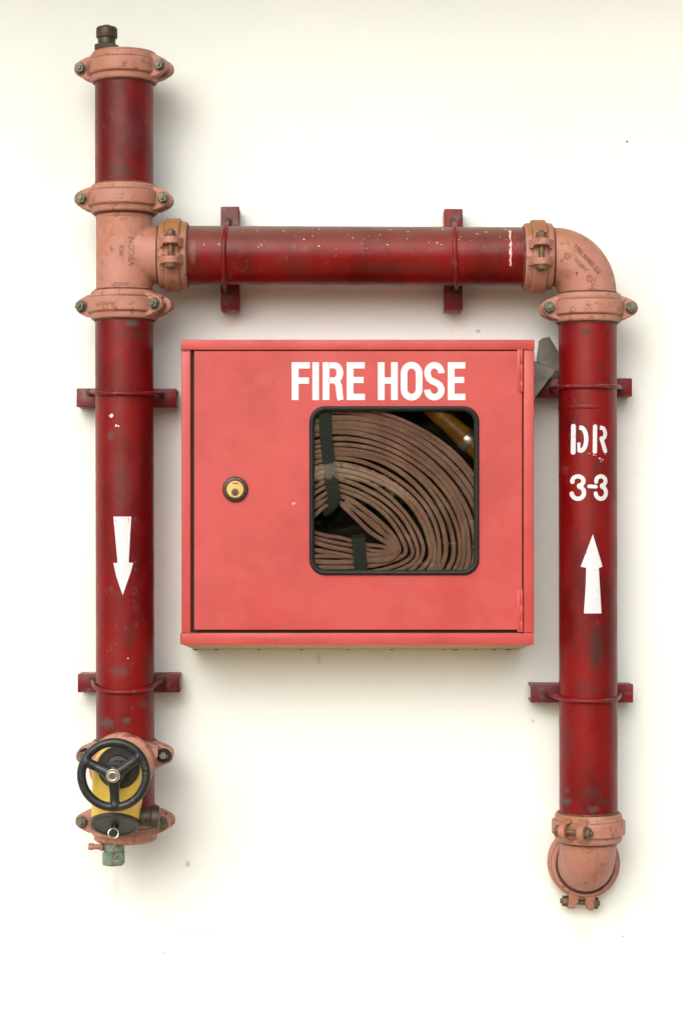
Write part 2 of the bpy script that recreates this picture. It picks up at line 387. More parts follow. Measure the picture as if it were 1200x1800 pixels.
def coupling(root, center, phi=0.0, orient='Z', mat='salmon', bolts=(-1, 1), bmat='bolt', hub=64, name='coupling'):
    key = (mat, hub)
    if orient == 'Z': Rm = Matrix.Rotation(phi, 3, 'Z')
    elif orient == 'X':       # axis along X, one bolt faces the viewer
        Rm = Matrix(((0, 0, 1), (-1, 0, 0), (0, -1, 0))) @ Matrix.Rotation(phi, 3, 'Z')
    else:                     # axis along Y (towards the wall), bolts below and above
        Rm = Matrix(((0, 1, 0), (0, 0, 1), (1, 0, 0))) @ Matrix.Rotation(phi, 3, 'Z')
    rot = Rm.to_euler()
    if key not in cpl_mesh:
        o = fin(name, coupling_bm(hub=hub), M[mat], root); remesh(o, 1.3, 2, .5); cpl_mesh[key] = o.data
    else:
        o = bpy.data.objects.new(name, cpl_mesh[key]); C.objects.link(o); o.parent = root
    o.location = rel(center, root); o.rotation_euler = rot
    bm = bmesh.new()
    for e in (-1, 1): torus(bm, 51.2, 1.9, Matrix.Translation((0, 0, e * 26.2)), 72, 8)  # dark rings stand in for the gap shadow where coupling meets pipe
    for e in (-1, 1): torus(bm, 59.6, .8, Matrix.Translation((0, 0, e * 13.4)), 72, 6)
    fin('gap_shadow_rings', bm, M['gap_shadow'], o)
    for s in bolts:
        fin('bolt', bolt_bm(), M[bmat], o, (s * 72 * S, 0, 0), smooth=True, angle=30)
    return o

# ------------------------------------------------------------------ flat shapes and lettering
def ribbon(path, wd, closed=False, round_ends=False):
    """list of quads (2D) for a stroke of width wd along path"""
    pts = [Vector(p) for p in path]; n = len(pts); L = []; R_ = []
    for i in range(n):
        a = pts[(i - 1) % n] if (closed or i) else pts[i]; b = pts[(i + 1) % n] if (closed or i < n - 1) else pts[i]
        t = (b - a).normalized(); nn = Vector((-t.y, t.x))
        ww = wd[i] if isinstance(wd, list) else wd
        L.append(pts[i] + nn * ww / 2); R_.append(pts[i] - nn * ww / 2)
    q = []
    m = n if closed else n - 1
    for i in range(m):
        j = (i + 1) % n; q.append([L[i], L[j], R_[j], R_[i]])
    if round_ends and not closed:
        for e, sgn in ((0, -1), (n - 1, 1)):
            c = pts[e]; t = (pts[1] - pts[0]).normalized() if e == 0 else (pts[-1] - pts[-2]).normalized()
            t = t * sgn; nn = Vector((-t.y, t.x)); ww = (wd[e] if isinstance(wd, list) else wd) / 2
            f = [c + nn * ww * math.cos(a) + t * ww * math.sin(a) for a in [PI * k / 8 for k in range(9)]]
            q.append(f)
    return q
def arc(cx, cy, rx, ry, a0, a1, n=14):
    return [(cx + rx * math.cos(math.radians(a0 + (a1 - a0) * i / n)), cy + ry * math.sin(math.radians(a0 + (a1 - a0) * i / n))) for i in range(n + 1)]
def rect(x0, x1, y0, y1): return [[Vector((x0, y0)), Vector((x1, y0)), Vector((x1, y1)), Vector((x0, y1))]]
def decal(name, polys, mp, mat, parent, sub=3, thick=0.0, cell=None):
    """polys are 2D picture coordinates; mp maps one to a 3D point (metres, local to parent)"""
    bm = bmesh.new()
    for p in polys:
        vs = [bm.verts.new((v[0], v[1], 0)) for v in p]
        try: bm.faces.new(vs)
        except ValueError: pass
    bmesh.ops.remove_doubles(bm, verts=bm.verts, dist=.02)
    bmesh.ops.triangulate(bm, faces=bm.faces)
    for _ in range(sub):
        es = [e for e in bm.edges if e.calc_length() > (cell or 3.0)]
        if not es: break
        bmesh.ops.subdivide_edges(bm, edges=es, cuts=1, use_grid_fill=True)
        bmesh.ops.triangulate(bm, faces=bm.faces)
    for v in bm.verts: v.co = mp(v.co.x, v.co.y)
    return fin(name, bm, mat, parent, scale=False, smooth=True)

def text_polys(s, x, y, h, ang=0.0, off=0.0, squeeze=1.0, center=True):
    """Font outlines as triangles in picture coordinates (y down)"""
    cu = bpy.data.curves.new('t', 'FONT'); cu.body = s; cu.size = 1; cu.offset = off; cu.resolution_u = 3
    o = bpy.data.objects.new('t', cu); C.objects.link(o); bpy.context.view_layer.update()
    me = bpy.data.meshes.new_from_object(o.evaluated_get(bpy.context.evaluated_depsgraph_get()))
    vs = [v.co.copy() for v in me.vertices]; fs = [list(p.vertices) for p in me.polygons]
    bpy.data.objects.remove(o); bpy.data.curves.remove(cu); bpy.data.meshes.remove(me)
    if not vs: return []
    wx = max(v.x for v in vs); k = h / .72; c, sn = math.cos(ang), math.sin(ang)
    out = []
    for f in fs:
        p = []
        for i in f:
            u = (vs[i].x - (wx / 2 if center else 0)) * k * squeeze; v = (vs[i].y - .36) * k
            p.append(Vector((x + u * c + v * sn, y + u * sn - v * c)))
        out.append(p)
    return out
def cyl_map(root, cx, r, cz=None, lift=.45, d=-46):
    """wrap picture points on the front of a vertical (cz None) or horizontal pipe"""
    def f(px, py):
        p = pt(px, py, d)
        q = (p.x - (cx - 600)) if cz is None else (p.z - (900 - cz))
        q = max(-r * .98, min(r * .98, q)); y = -math.sqrt((r + lift) ** 2 - q * q)
        return rel(Vector((p.x, y, p.z)), root)
    return f

# ------------------------------------------------------------------ the pipework
pw = thing('fire_pipework', 'dark red fire main pipes with salmon pink couplings forming an arch round the hose cabinet', 'pipework', wm(pt(220, 1480)))
def pipe(p0, p1, r=51, name='pipe'):
    bm = bmesh.new(); a, b = Vector(p0), Vector(p1); n = 40
    L = (b - a).length; lathe(bm, [(r, L * i / n) for i in range(n + 1)], 96, aim(a, b - a))
    for v in bm.verts: v.co -= a
    return fin(name, bm, M['pipe'], pw, rel(a, pw), angle=60)
p1 = pipe(pt(218.7, 375), pt(218.5, 112))
p2 = pipe(pt(221, 1468), pt(218.8, 530))
p3 = pipe(pt(318, 448.8), pt(932, 451.2), 51.5)
p4 = pipe(pt(1033.5, 1440), pt(1031.8, 556))
# swaged collar low on the right pipe and paint line
bm = bmesh.new(); lathe_closed(bm, [(50.5, 0), (51.5, 1.5), (51.6, 5), (51.2, 8), (50.2, 8)], 96, Matrix.Translation(pt(1032, 722)))
fin('weld_ring', bm, M['pipe'], pw, wm((0, 0, 0)) - Vector(pw.location))

# tee and elbows
bm = bmesh.new()
lathe(bm, [(49.5, 0), (49.5, 150)], 72, aim(pt(219, 522), (0, 0, 1)))
lathe(bm, [(49.5, 0), (49.5, 75)], 72, aim(pt(219, 449), (1, 0, 0)))
o = fin('tee', bm, M['salmon2'], pw, wm((0, 0, 0)) - Vector(pw.location)); remesh(o, 2.0, 26, .5)
# soften the crotch with a flared collar
tee = o
bm = bmesh.new()
N = 18
path = [pt(958, 450.5)] + [pt(970 + 62 * math.sin(a), 520 - 69.5 * math.cos(a)) for a in [PI / 2 * i / N for i in range(N + 1)]] + [pt(1032, 535)]
tube(bm, path, [49.5] + [50 + 1.5 * math.sin(PI * i / N) for i in range(N + 1)] + [49.5], 64)
elb = fin('elbow', bm, M['salmon2'], pw, wm((0, 0, 0)) - Vector(pw.location), angle=60)
bm = bmesh.new()
R2 = 66
c0 = pt(1033.5, 1462)
path = [pt(1033.5, 1440), c0] + [c0 + Vector((0, R2 * (1 - math.cos(a)), -R2 * math.sin(a))) for a in [PI / 2 * i / N for i in range(1, N + 1)]] + [c0 + Vector((0, WALL + 6, -R2))]
tube(bm, path, 49.5, 72)
# mould seam down the front of the bend
seam = [Vector((p.x, 0, 0)) for p in path]
sp = []
for i, p in enumerate(path[1:-1]):
    t = (path[i + 2] - path[i]).normalized(); out = Vector((0, t.z, -t.y)).normalized()
    if out.y > 0 and out.z > 0: out = -out
    sp.append(p + out * 49.3 + Vector((9, 0, 0)) * 1.0)
tube(bm, sp[:-3], .9, 8)
fin('elbow', bm, M['salmon2'], pw, wm((0, 0, 0)) - Vector(pw.location), angle=60)

coupling(pw, pt(218.6, 122), math.radians(-12))
coupling(pw, pt(218.8, 352), math.radians(-4))
coupling(pw, pt(218.8, 538), math.radians(-22))
coupling(pw, pt(306, 448.6), 0, 'X', bolts=(1,), bmat='rusty')
coupling(pw, pt(944, 451.4), 0, 'X', bolts=(1,), bmat='rusty')
coupling(pw, pt(1032.2, 543), math.radians(2))
coupling(pw, pt(221, 1442), math.radians(-9))
coupling(pw, pt(220.6, 1326), math.radians(3))
coupling(pw, pt(1033.4, 1453), math.radians(61), bolts=(-1,), bmat='rusty')
cw = coupling(pw, c0 + Vector((0, 74, -R2)), math.radians(4), 'Y', mat='salmon', bolts=(-1,), bmat='rusty')

# end cap with the vent
bm = bmesh.new(); lathe(bm, [(50, -18), (56, -4), (55, 1.5), (40, 3.5), (2, 4)], 72)
fin('end_cap', bm, M['salmon2'], pw, rel(pt(218.6, 96), pw))
bm = bmesh.new(); lathe(bm, [(50, 0), (55, -3), (55, -10), (50, -14), (2, -17)], 72)
fin('end_cap', bm, M['salmon2'], pw, rel(pt(221, 1464), pw))
bm = bmesh.new()
lathe(bm, [(15.5, -6), (15.5, 1)], 32)
ve_base = fin('vent_seat', bm, M['vinyl'], pw, rel(pt(188, 90, 0), pw))
bm = bmesh.new()
hexa(bm, 21.5, 1, 12.5, ph=.25)
lathe(bm, [(15.5, 12), (15.5, 23), (18.2, 23.5), (18.8, 25), (18.8, 39), (17, 42), (7.5, 42.5), (7.5, 45), (6, 46)], 40)
fin('air_vent', bm, M['bronze'], pw, rel(pt(188, 90.5, 0), pw), angle=28)

# cast lettering
bpy.context.view_layer.update()
def repar(o, par):
    # the mark was mapped from the pipework root; shift it into the frame of its part
    for v in o.data.vertices: v.co -= Vector(par.location)
mp = cyl_map(pw, 219, 49.5, lift=.35)
from mathutils.bvhtree import BVHTree
_bv = BVHTree.FromPolygons([v.co for v in tee.data.vertices], [tuple(p.vertices) for p in tee.data.polygons])
def mp(px, py, base=mp):
    p = base(px, py); h = _bv.ray_cast(Vector((p.x, -1, p.z)) - Vector(tee.location), Vector((0, 1, 0)))[0]
    return h + Vector(tee.location) + Vector((0, -.0005, 0)) if h else p
P = [text_polys('4512', 217, 385, 5, 0, .02), text_polys('4"', 197, 437, 8, -PI / 2, .02), text_polys('MDJ', 214, 441, 7.5, -PI / 2, .02), text_polys('VSCON', 231, 442, 9.5, -PI / 2, .02, 1.15), text_polys('45GNC', 213, 499, 6.5, 0, .03)]
for q_ in P: repar(decal('cast_lettering', q_, mp, M['ink'], tee, 1, cell=6), tee)
def ring_text(cx, cy, lines, r=64):
    mm = cyl_map(pw, cx, r, lift=.3, d=-56)
    for s, x, y, h in lines: decal('cast_lettering', text_polys(s, x, y, h, off=.012), mm, M['ink'], pw, 1, cell=5)
    for x, y in ((cx - 24, cy - 1), (cx + 19, cy - 1)):
        decal('cast_mark', ribbon(arc(x, y, 4.6, 4.6, 0, 340, 14), .9), mm, M['ink'], pw, 1, cell=5)
ring_text(219, 350, [('4-114.3 004', 207, 342, 4), ('WCAP', 210, 349, 4.2), ('004 VICTAULIC-4', 211, 357, 4.2)])
ring_text(209, 539, [('VICTAULIC 004', 196, 532, 4), ('WCAP', 204, 539, 4.2), ('4-114.3', 196, 546, 4.2)])
ring_text(1030, 544, [('VICTAULIC 004', 1045, 537, 4), ('WCAP', 1034, 544, 4.2)])
ring_text(219, 117, [('VICTAULIC 114', 206, 110, 4), ('WCAP', 206, 118, 4.2)])
# elbow lettering, set along the bend
def elbow_map(px, py):
    p = pt(px, py, -48); ax = pt(970, 520).x; az = pt(970, 520).z
    dx, dz = p.x - ax, p.z - az; a = math.atan2(dz / 69.5, dx / 62)
    cx, cz = ax + 62 * math.cos(a), az + 69.5 * math.sin(a); q = min(48.5, math.hypot(p.x - cx, p.z - cz))
    return rel(Vector((p.x, -math.sqrt(52.1 ** 2 - q * q), p.z)), pw)
A = math.radians(47)
P = [text_polys('TFRL9090P-2.0', 1031, 455, 8.5, A, .03, .9), text_polys('WCAP4', 1019, 465, 7, A, .02, .85), text_polys('24.5', 1038, 509, 5.5, 0, .02)]
for x, y in ((995, 450), (1035, 490)): P += [ribbon(arc(x, y, 5, 5, 0, 345, 16), 1.2), text_polys('F', x, y, 4, 0, .02)]
for q_ in P: repar(decal('cast_lettering', q_, elbow_map, M['ink'], elb, 1, cell=6), elb)

# stencilled marks on the pipes
mL = cyl_map(pw, 220, 51, lift=.4); mR = cyl_map(pw, 1032.5, 51, lift=.4)
V2 = lambda l: [[Vector(p) for p in l]]
arrow = V2([(200, 908), (231.5, 908), (229.5, 940), (227, 988), (207.5, 988), (203, 940)]) + V2([(200, 989.5), (234.5, 989), (231, 1004), (216.5, 1046), (205, 1012)]) + V2([(207.5, 987.5), (227, 987.5), (229, 990), (206, 990)])
decal('flow_arrow', arrow, mL, M['white'], p2, 5)
bpy.context.view_layer.update()
repar(bpy.data.objects['flow_arrow'], p2)
arrow = V2([(1040.5, 939), (1058, 996), (1052, 998), (1029, 998), (1019.5, 996)]) + V2([(1029, 997), (1051, 997), (1053, 1030), (1056, 1078), (1025, 1078), (1028, 1030)])
o = decal('flow_arrow', arrow, mR, M['white'], p4, 5); repar(o, p4)
P = ribbon([(1007.6, 749), (1007.2, 795)], 8, round_ends=True)
P += ribbon([(1017, 752), (1022, 752)] + arc(1020, 772, 9, 20, -80, 80, 12) + [(1022, 792), (1016, 792)], 7.5)
P += ribbon([(1016.5, 778), (1016.5, 794)], 5)
P += ribbon([(1044.4, 750), (1044, 794)], 7.6, round_ends=True)
P += ribbon([(1053, 752)] + arc(1056, 762, 7, 10, -80, 85, 10) + [(1053.5, 772)], 7)
P += ribbon([(1056, 771), (1059, 780), (1063, 793)], 7.5, round_ends=True)
o = decal('stencil_lettering', P, mR, M['white'], p4, 3); repar(o, p4); P = []
for cx, k in ((1015, 1.0), (1055, .93)):
    P += ribbon(arc(cx, 845.5, 9.3 * k, 8.2, -190, 80, 16), 7.2, round_ends=True)
    P += ribbon(arc(cx, 866, 10.2 * k, 10.8, -78, 172, 16), 7.4, round_ends=True)
P += ribbon([(1034, 855), (1046, 855.5)], 6.4, round_ends=True)
o = decal('stencil_lettering', P, mR, M['white'], p4, 3); repar(o, p4)
# splashes of old paint: bare scrape on the horizontal pipe, chips on the left pipe
random.seed(3)
def blob(x, y, r, ry=None, n=11, jag=.35):
    ry = ry or r
    return [Vector((x + r * math.cos(2 * PI * i / n) * (1 + random.uniform(-jag, jag)), y + ry * math.sin(2 * PI * i / n) * (1 + random.uniform(-jag, jag)))) for i in range(n)]
for P in ([blob(196.5, 731, 3.6, 3.2)], [blob(205, 748, 2)], [blob(209.5, 749, 1.4)], [blob(226, 1157, 1.2)]):
    o = decal('paint_chip', P, mL, M['white'], p2, 1); repar(o, p2)
mH = cyl_map(pw, 600, 51.5, cz=450)
wd_ = [random.uniform(1.2, 5.5) for _ in range(18)]; wd_[0] = 6; wd_[-1] = .8
P = ribbon([(896.5 + random.uniform(-.9, .9), 403 + 92 * i / 17) for i in range(18)], wd_)
o = decal('scrape', P, mH, M['chip'], p3, 2); repar(o, p3)
for x, y, r in ((1034, 797, 1), (1042, 800, 1.3), (1046, 801, .8), (1053, 806, 1.8), (1058, 808, 1.4), (1055, 811, 1.1), (1063, 799, .8)):
    o = decal('paint_chip', [blob(x, y, r, r * .7)], mR, M['white'], p4, 0); repar(o, p4)

# ------------------------------------------------------------------ brackets with U-bolts
def bracket(px0, px1, py0, py1, label, vertical, ends, front, pr=51, pc=(0, 0)):
    """front face corners in picture coordinates at the face's depth; ends and front of the U-bolt too"""
    fd = 52.0
    a = pt(px0, py1, fd); b = pt(px1, py0, fd)
    root = thing('pipe_bracket', label, 'pipe bracket', wm(((a.x + b.x) / 2, WALL, a.z)), 'wall brackets holding the pipes')
    bm = bmesh.new()
    # strut channel: face plate plus two returns, open ends
    x0, x1, z0, z1 = a.x, b.x, a.z, b.z
    T = 5
    if vertical:
        box(bm, x0, x1, fd, fd + T, z0, z1, 1.2)
        box(bm, x0 + .3, x0 + T, fd + T - .6, WALL - .3, z0 + .3, z1 - .3, .8)
        box(bm, x1 - T, x1 - .3, fd + T - .6, WALL - .3, z0 + .3, z1 - .3, .8)
    else:
        box(bm, x0, x1, fd, fd + T, z0, z1, 1.2)
        box(bm, x0 + .3, x1 - .3, fd + T - .6, WALL - .3, z1 - T, z1 - .3, .8)
        box(bm, x0 + .3, x1 - .3, fd + T - .6, WALL - .3, z0 + .3, z0 + T, .8)
    # a few dents
    for v in bm.verts: v.co += Vector((random.uniform(-.5, .5), 0, random.uniform(-.5, .5)))
    for f in bm.faces: pass
    loc0 = wm((0, 0, 0)) - Vector(root.location)
    fin('channel', bm, M['bracket'], root, loc0, angle=30)
    # holes as dark washers and the rod
    bm = bmesh.new(); path = []
    e0, e1 = pt(*ends[0], fd - 2), pt(*ends[1], fd - 2)
    cx, cz = pc; R_ = pr + 3.6
    n = 34
    if vertical:
        fz = pt(*front, -R_)
        for i in range(n + 1):
            a_ = PI * i / n
            q = math.cos(a_) * R_; dep = -math.sin(a_) * R_
            sag = (fz.x - (e0.x + e1.x) / 2) * math.sin(a_) ** 1.5 + (e0.x + (e1.x - e0.x) * i / n)
            path.append(Vector((sag, dep, cz + q)))
        path = [Vector((e0.x, fd + 6, e0.z)), Vector((e0.x, fd - 12, e0.z))] + path + [Vector((e1.x, fd - 12, e1.z)), Vector((e1.x, fd + 6, e1.z))]
    else:
        fz = pt(*front, -R_)
        for i in range(n + 1):
            a_ = PI * i / n
            q = -math.cos(a_) * R_; dep = -math.sin(a_) * R_
            zz = (fz.z - (e0.z + e1.z) / 2) * math.sin(a_) ** .8 + (e0.z + (e1.z - e0.z) * i / n)
            path.append(Vector((cx + q, dep, zz)))
        path = [Vector((e0.x, fd + 6, e0.z)), Vector((e0.x, fd - 12, e0.z))] + path + [Vector((e1.x, fd - 12, e1.z)), Vector((e1.x, fd + 6, e1.z))]
    # smooth
    for _ in range(3):
        path = [path[0]] + [(path[i - 1] + path[i] * 2 + path[i + 1]) / 4 for i in range(1, len(path) - 1)] + [path[-1]]
    tube(bm, path, 3.7, 14)
    fin('u_bolt', bm, M['bracket'], root, loc0, angle=60)
    for e in (e0, e1):
        bm = bmesh.new(); lathe(bm, [(6, 0), (6, 1.2)], 20, aim((e.x, fd - .4, e.z), (0, -1, 0))); fin('bolt_hole', bm, M['keyway'], root, loc0)
    return root
XL = 219.5 - 600; XR = 1032.5 - 600
bracket(135, 310, 683, 715, 'upper red bracket behind the left pipe, above the down arrow', False, [(157, 691), (287, 693)], (219, 691.5), pc=(XL, 0))
bracket(137, 316, 1185, 1217, 'lower red bracket behind the left pipe with a sagging rod, above the handwheel', False, [(161, 1196), (290, 1196)], (219, 1217), pc=(XL, 0))
bracket(388, 420, 363, 545, 'upright red bracket behind the horizontal pipe beside the tee', True, [(402, 386), (398, 512)], (393, 450), 51.5, pc=(0, 450))
bracket(780.5, 812.5, 367, 545, 'upright red bracket behind the horizontal pipe towards the elbow', True, [(795, 388), (799, 510)], (799, 450), 51.5, pc=(0, 450))
bracket(944, 1110, 665, 697, 'red bracket behind the right pipe beside the grey metal sheet', False, [(965, 684), (1092, 683)], (1030, 678.5), pc=(XR, 0))
bracket(932, 1112, 1203, 1235, 'lower red bracket behind the right pipe, below the up arrow', False, [(958, 1219), (1090, 1219)], (1030, 1233), pc=(XR, 0))

# ------------------------------------------------------------------ folded grey sheet beside the cabinet
bm = bmesh.new()
def plate(bm, pts, th=2.5):
    a = [bm.verts.new(p) for p in pts]; nn = (pts[1] - pts[0]).cross(pts[2] - pts[0]).normalized()
    if nn.y < 0: nn = -nn
    b = [bm.verts.new(p + nn * th) for p in pts]
    n = len(pts); bm.faces.new(a); bm.faces.new(b[::-1])
    for i in range(n): bm.faces.new((a[i], b[i], b[(i + 1) % n], a[(i + 1) % n]))
def pl1(x, y): return pt(x, y, 40 + (x - 945) * .35 + (636 - y) * .25)
def pl2(x, y): return pt(x, y, 40.2 + (x - 945) * .35 - (y - 640) * .75)
plate(bm, [pl1(943, 636), pl1(947, 599), pl1(952, 594.5), pl1(965, 592), pl1(981, 619), pl1(994, 645), pl1(994, 656)])
plate(bm, [pl2(930, 631.5), pl2(943, 636.5), pl2(994, 656.5), pl2(976, 651), pl2(940, 698), pl2(930, 710)])
sh = fin('sheet_metal_shield', bm, M['sheet'], None, (0, 0, ZC), smooth=False)
bpy.context.view_layer.update()
tag(sh, 'folded grey sheet metal piece squeezed between the cabinet and the right pipe', 'metal sheet')

# ------------------------------------------------------------------ the cabinet
FD = -69.0
cab = thing('fire_hose_cabinet', 'faded red wall cabinet lettered FIRE HOSE with a rounded window and brass lock', 'cabinet', wm(pt(628, 1133, FD) + Vector((0, WALL - FD, 0))))
cl0 = wm((0, 0, 0)) - Vector(cab.location)
def cx(px, d=FD): return pt(px, 0, d).x
def cz(py, d=FD): return pt(0, py, d).z
bm = bmesh.new(); B = WALL - .4
X0, X1, Z0, Z1 = cx(318.5), cx(938), cz(1133), cz(597)
T = 4
box(bm, X0 + 1, X0 + T, FD + 8, B, Z0 + 1, Z1 - 1); box(bm, X1 - T, X1 - 1, FD + 8, B, Z0 + 1, Z1 - 1)
box(bm, X0 + T, X1 - T, FD + 8, B, Z1 - T, Z1 - 1); box(bm, X0 + T, X1 - T, FD + 8, B, Z0 + 1, Z0 + T)
fin('case', bm, M['cab'], cab, cl0, smooth=False)
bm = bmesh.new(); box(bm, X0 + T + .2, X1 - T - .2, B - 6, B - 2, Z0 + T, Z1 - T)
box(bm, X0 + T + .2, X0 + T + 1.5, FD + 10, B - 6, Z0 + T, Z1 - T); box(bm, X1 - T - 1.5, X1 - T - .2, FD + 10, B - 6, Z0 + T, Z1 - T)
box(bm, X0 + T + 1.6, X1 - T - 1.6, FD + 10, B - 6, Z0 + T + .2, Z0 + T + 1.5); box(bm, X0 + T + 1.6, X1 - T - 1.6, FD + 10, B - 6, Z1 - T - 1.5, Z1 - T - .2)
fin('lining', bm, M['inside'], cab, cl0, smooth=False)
# face frame: rails run over the stiles
def rail(px0, px1, py0, py1, name='frame_rail', d=FD, th=16, bev=1.6):
    bm = bmesh.new(); box(bm, cx(px0), cx(px1), d, d + th, cz(py1), cz(py0), bev, 3)
    return fin(name, bm, M['cab'], cab, cl0, angle=40)
rail(317.5, 939, 597, 615.2); rail(316.8, 937.5, 1112.8, 1133.2)
rail(319, 335.2, 615.6, 1112.4, d=FD + .6); rail(919.6, 938.2, 615.6, 1112.4, d=FD + .6)
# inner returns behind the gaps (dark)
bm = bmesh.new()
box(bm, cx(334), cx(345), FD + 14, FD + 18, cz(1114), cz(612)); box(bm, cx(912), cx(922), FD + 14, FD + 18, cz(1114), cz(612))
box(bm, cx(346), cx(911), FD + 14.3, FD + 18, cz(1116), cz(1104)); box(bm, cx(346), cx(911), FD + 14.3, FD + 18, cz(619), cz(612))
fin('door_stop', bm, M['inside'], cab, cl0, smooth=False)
# sloping sealant strip under the bottom rail
bm = bmesh.new()
f0, f1 = pt(320, 1132.6, FD + 3), pt(936, 1132.6, FD + 3); b0, b1 = pt(342, 1141.5, WALL - 1), pt(910, 1141.5, WALL - 1)
up_ = Vector((0, 0, 9))
vs = [bm.verts.new(p) for p in (f0, f1, b1, b0, f0 + up_ * .1, f1 + up_ * .1, b1 + up_ * 2, b0 + up_ * 2)]
for q in ((0, 1, 2, 3), (7, 6, 5, 4), (0, 4, 5, 1), (1, 5, 6, 2), (2, 6, 7, 3), (3, 7, 4, 0)): bm.faces.new([vs[i] for i in q])
fin('underside', bm, M['caulk'], cab, cl0, smooth=False)
# crumbs of old sealant along the wall joint
bm = bmesh.new()
random.seed(5)
for x0, w_ in ((343, 12), (380, 10), (455, 5), (530, 9), (610, 4), (688, 6), (779, 7), (800, 14), (835, 6), (868, 9), (893, 14)):
    a = pt(x0, 1142, WALL - 3); bm = bmesh.new(); bmesh.ops.create_icosphere(bm, subdivisions=1, radius=1, matrix=Matrix.Translation(a) @ Matrix.Diagonal((w_ * .5, 1.5, random.uniform(.6, 1.1), 1)))
    fin('sealant_crumb', bm, M['rusty'], cab, cl0)
# door with the window cut out
dx0, dx1, dz0, dz1 = cx(341.3), cx(917.3), cz(1107.3), cz(617)
gx0, gx1, gz0, gz1 = cx(543.5), cx(841.5), cz(1011), cz(714)
def ringface(outer, inner, y0, y1, bm):
    n = len(outer)
    A_ = [[bm.verts.new((x, y, z)) for x, z in l] for y in (y0, y1) for l in (outer, inner)]
    o0, i0, o1, i1 = A_
    for k in range(n):
        j = (k + 1) % n
        bm.faces.new((o0[k], o0[j], i0[j], i0[k])); bm.faces.new((o1[k], i1[k], i1[j], o1[j]))
        bm.faces.new((o0[k], o1[k], o1[j], o0[j])); bm.faces.new((i0[k], i0[j], i1[j], i1[k]))
K = 10
bm = bmesh.new()
inn = rrect(gx0 + 3, gx1 - 3, gz0 + 3, gz1 - 3, 24, K)
out_ = []
for k, (x, z) in enumerate(inn):
    q = k // (K + 1); f = k % (K + 1) / K
    ccx, ccz = [(dx1, dz1), (dx0, dz1), (dx0, dz0), (dx1, dz0)][q]
    # spread the outer ring round each corner
    h = (f - .5) * 2 * 60
    if q == 0: p = (ccx, ccz + h) if f < .5 else (ccx - h, ccz)
    elif q == 1: p = (ccx - h, ccz) if f < .5 else (ccx, ccz - h)
    elif q == 2: p = (ccx, ccz - h) if f < .5 else (ccx + h, ccz)
    else: p = (ccx + h, ccz) if f < .5 else (ccx, ccz + h)
    out_.append((max(dx0, min(dx1, p[0])), max(dz0, min(dz1, p[1]))))
ringface(out_, inn, FD + 1.2, FD + 12, bm)
door = fin('door', bm, M['cab'], cab, cl0, angle=30)
dmod = door.modifiers.new('b', 'BEVEL'); dmod.width = 1.1 * S; dmod.segments = 3; dmod.limit_method = 'ANGLE'; dmod.angle_limit = math.radians(60)
bm = bmesh.new()
def gprof(inset): return rrect(gx0 + inset, gx1 - inset, gz0 + inset, gz1 - inset, 27 - inset * .7, 16)
ls = [(0.2, FD + 2), (0, FD - 1), (1.2, FD - 3.6), (4, FD - 4.4), (7.2, FD - 3.2), (8.6, FD - .5), (8.8, FD + 6)]
rg = [[bm.verts.new((x, y, z)) for x, z in gprof(i)] for i, y in ls]
for a, b in zip(rg, rg[1:]):
    n = len(a)
    for k in range(n): bm.faces.new((a[k], a[(k + 1) % n], b[(k + 1) % n], b[k]))
fin('window_gasket', bm, M['rubber'], door, angle=60)
bm = bmesh.new(); bm.faces.new([bm.verts.new((x, FD + 3, z)) for x, z in gprof(8)])
fin('window_pane', bm, M['glass'], door, smooth=False)
# hinges
for a, b in ((614.5, 689), (1037.5, 1111)):
    bm = bmesh.new(); x = cx(915.8); L = cz(a) - cz(b)
    z0 = cz(b); cuts = [0, .27, .29, .62, .64, 1.0]
    lathe(bm, [(2.6, 0), (3, .6), (3, L * .26), (2.5, L * .27), (3, L * .28), (3, L * .64), (2.5, L * .65), (3, L * .66), (3, L - .6), (2.6, L)], 20, aim((x, FD - .6, z0), (0, 0, 1)))
    box(bm, x - 7, x + 1, FD + .4, FD + 2.0, z0, z0 + L, .3)
    fin('hinge', bm, M['cab'], door)
# lock
lc = pt(413.5, 860, FD)
bm = bmesh.new(); lathe_closed(bm, [(22, -1), (22, 2), (20, 5.5), (16.5, 7), (15.4, 6), (15.4, -1)], 64, aim(lc, (0, -1, 0)))
fin('lock_collar', bm, M['bronze'], door)
bm = bmesh.new(); lathe(bm, [(15.2, 0), (15.2, 5.0), (14.6, 5.6), (7.4, 5.7)], 64, aim(lc, (0, -1, 0)))
fin('lock_cylinder', bm, M['brass'], door)
bm = bmesh.new(); torus(bm, 15.0, .7, aim(lc + Vector((0, -5.6, 0)), (0, -1, 0)), 48, 6); fin('lock_groove', bm, M['darkbrass'], door)
decal('maker_mark', [[Vector(v) for v in ((408.5, 848.5), (418.5, 848.5), (418.0, 851), (409.0, 851))]], lambda x, y: (pt(x, y, FD - 5.9)) * S, M['darkbrass'], door, 0)
bm = bmesh.new(); kc = lc + Vector((0, 0, -5)); lathe(bm, [(6.3, 4), (6.3, 6.6), (5.6, 7.2)], 40, aim(kc, (0, -1, 0)))
fin('lock_plug', bm, M['darkbrass'], door)
bm = bmesh.new(); box(bm, kc.x - 1, kc.x + 1, kc.y - 7.8, kc.y - 7, kc.z - 4.8, kc.z + 3); box(bm, kc.x - .2, kc.x + 1.9, kc.y - 7.7, kc.y - 7, kc.z - 1, kc.z + 1)
fin('keyhole', bm, M['keyway'], door, smooth=False)
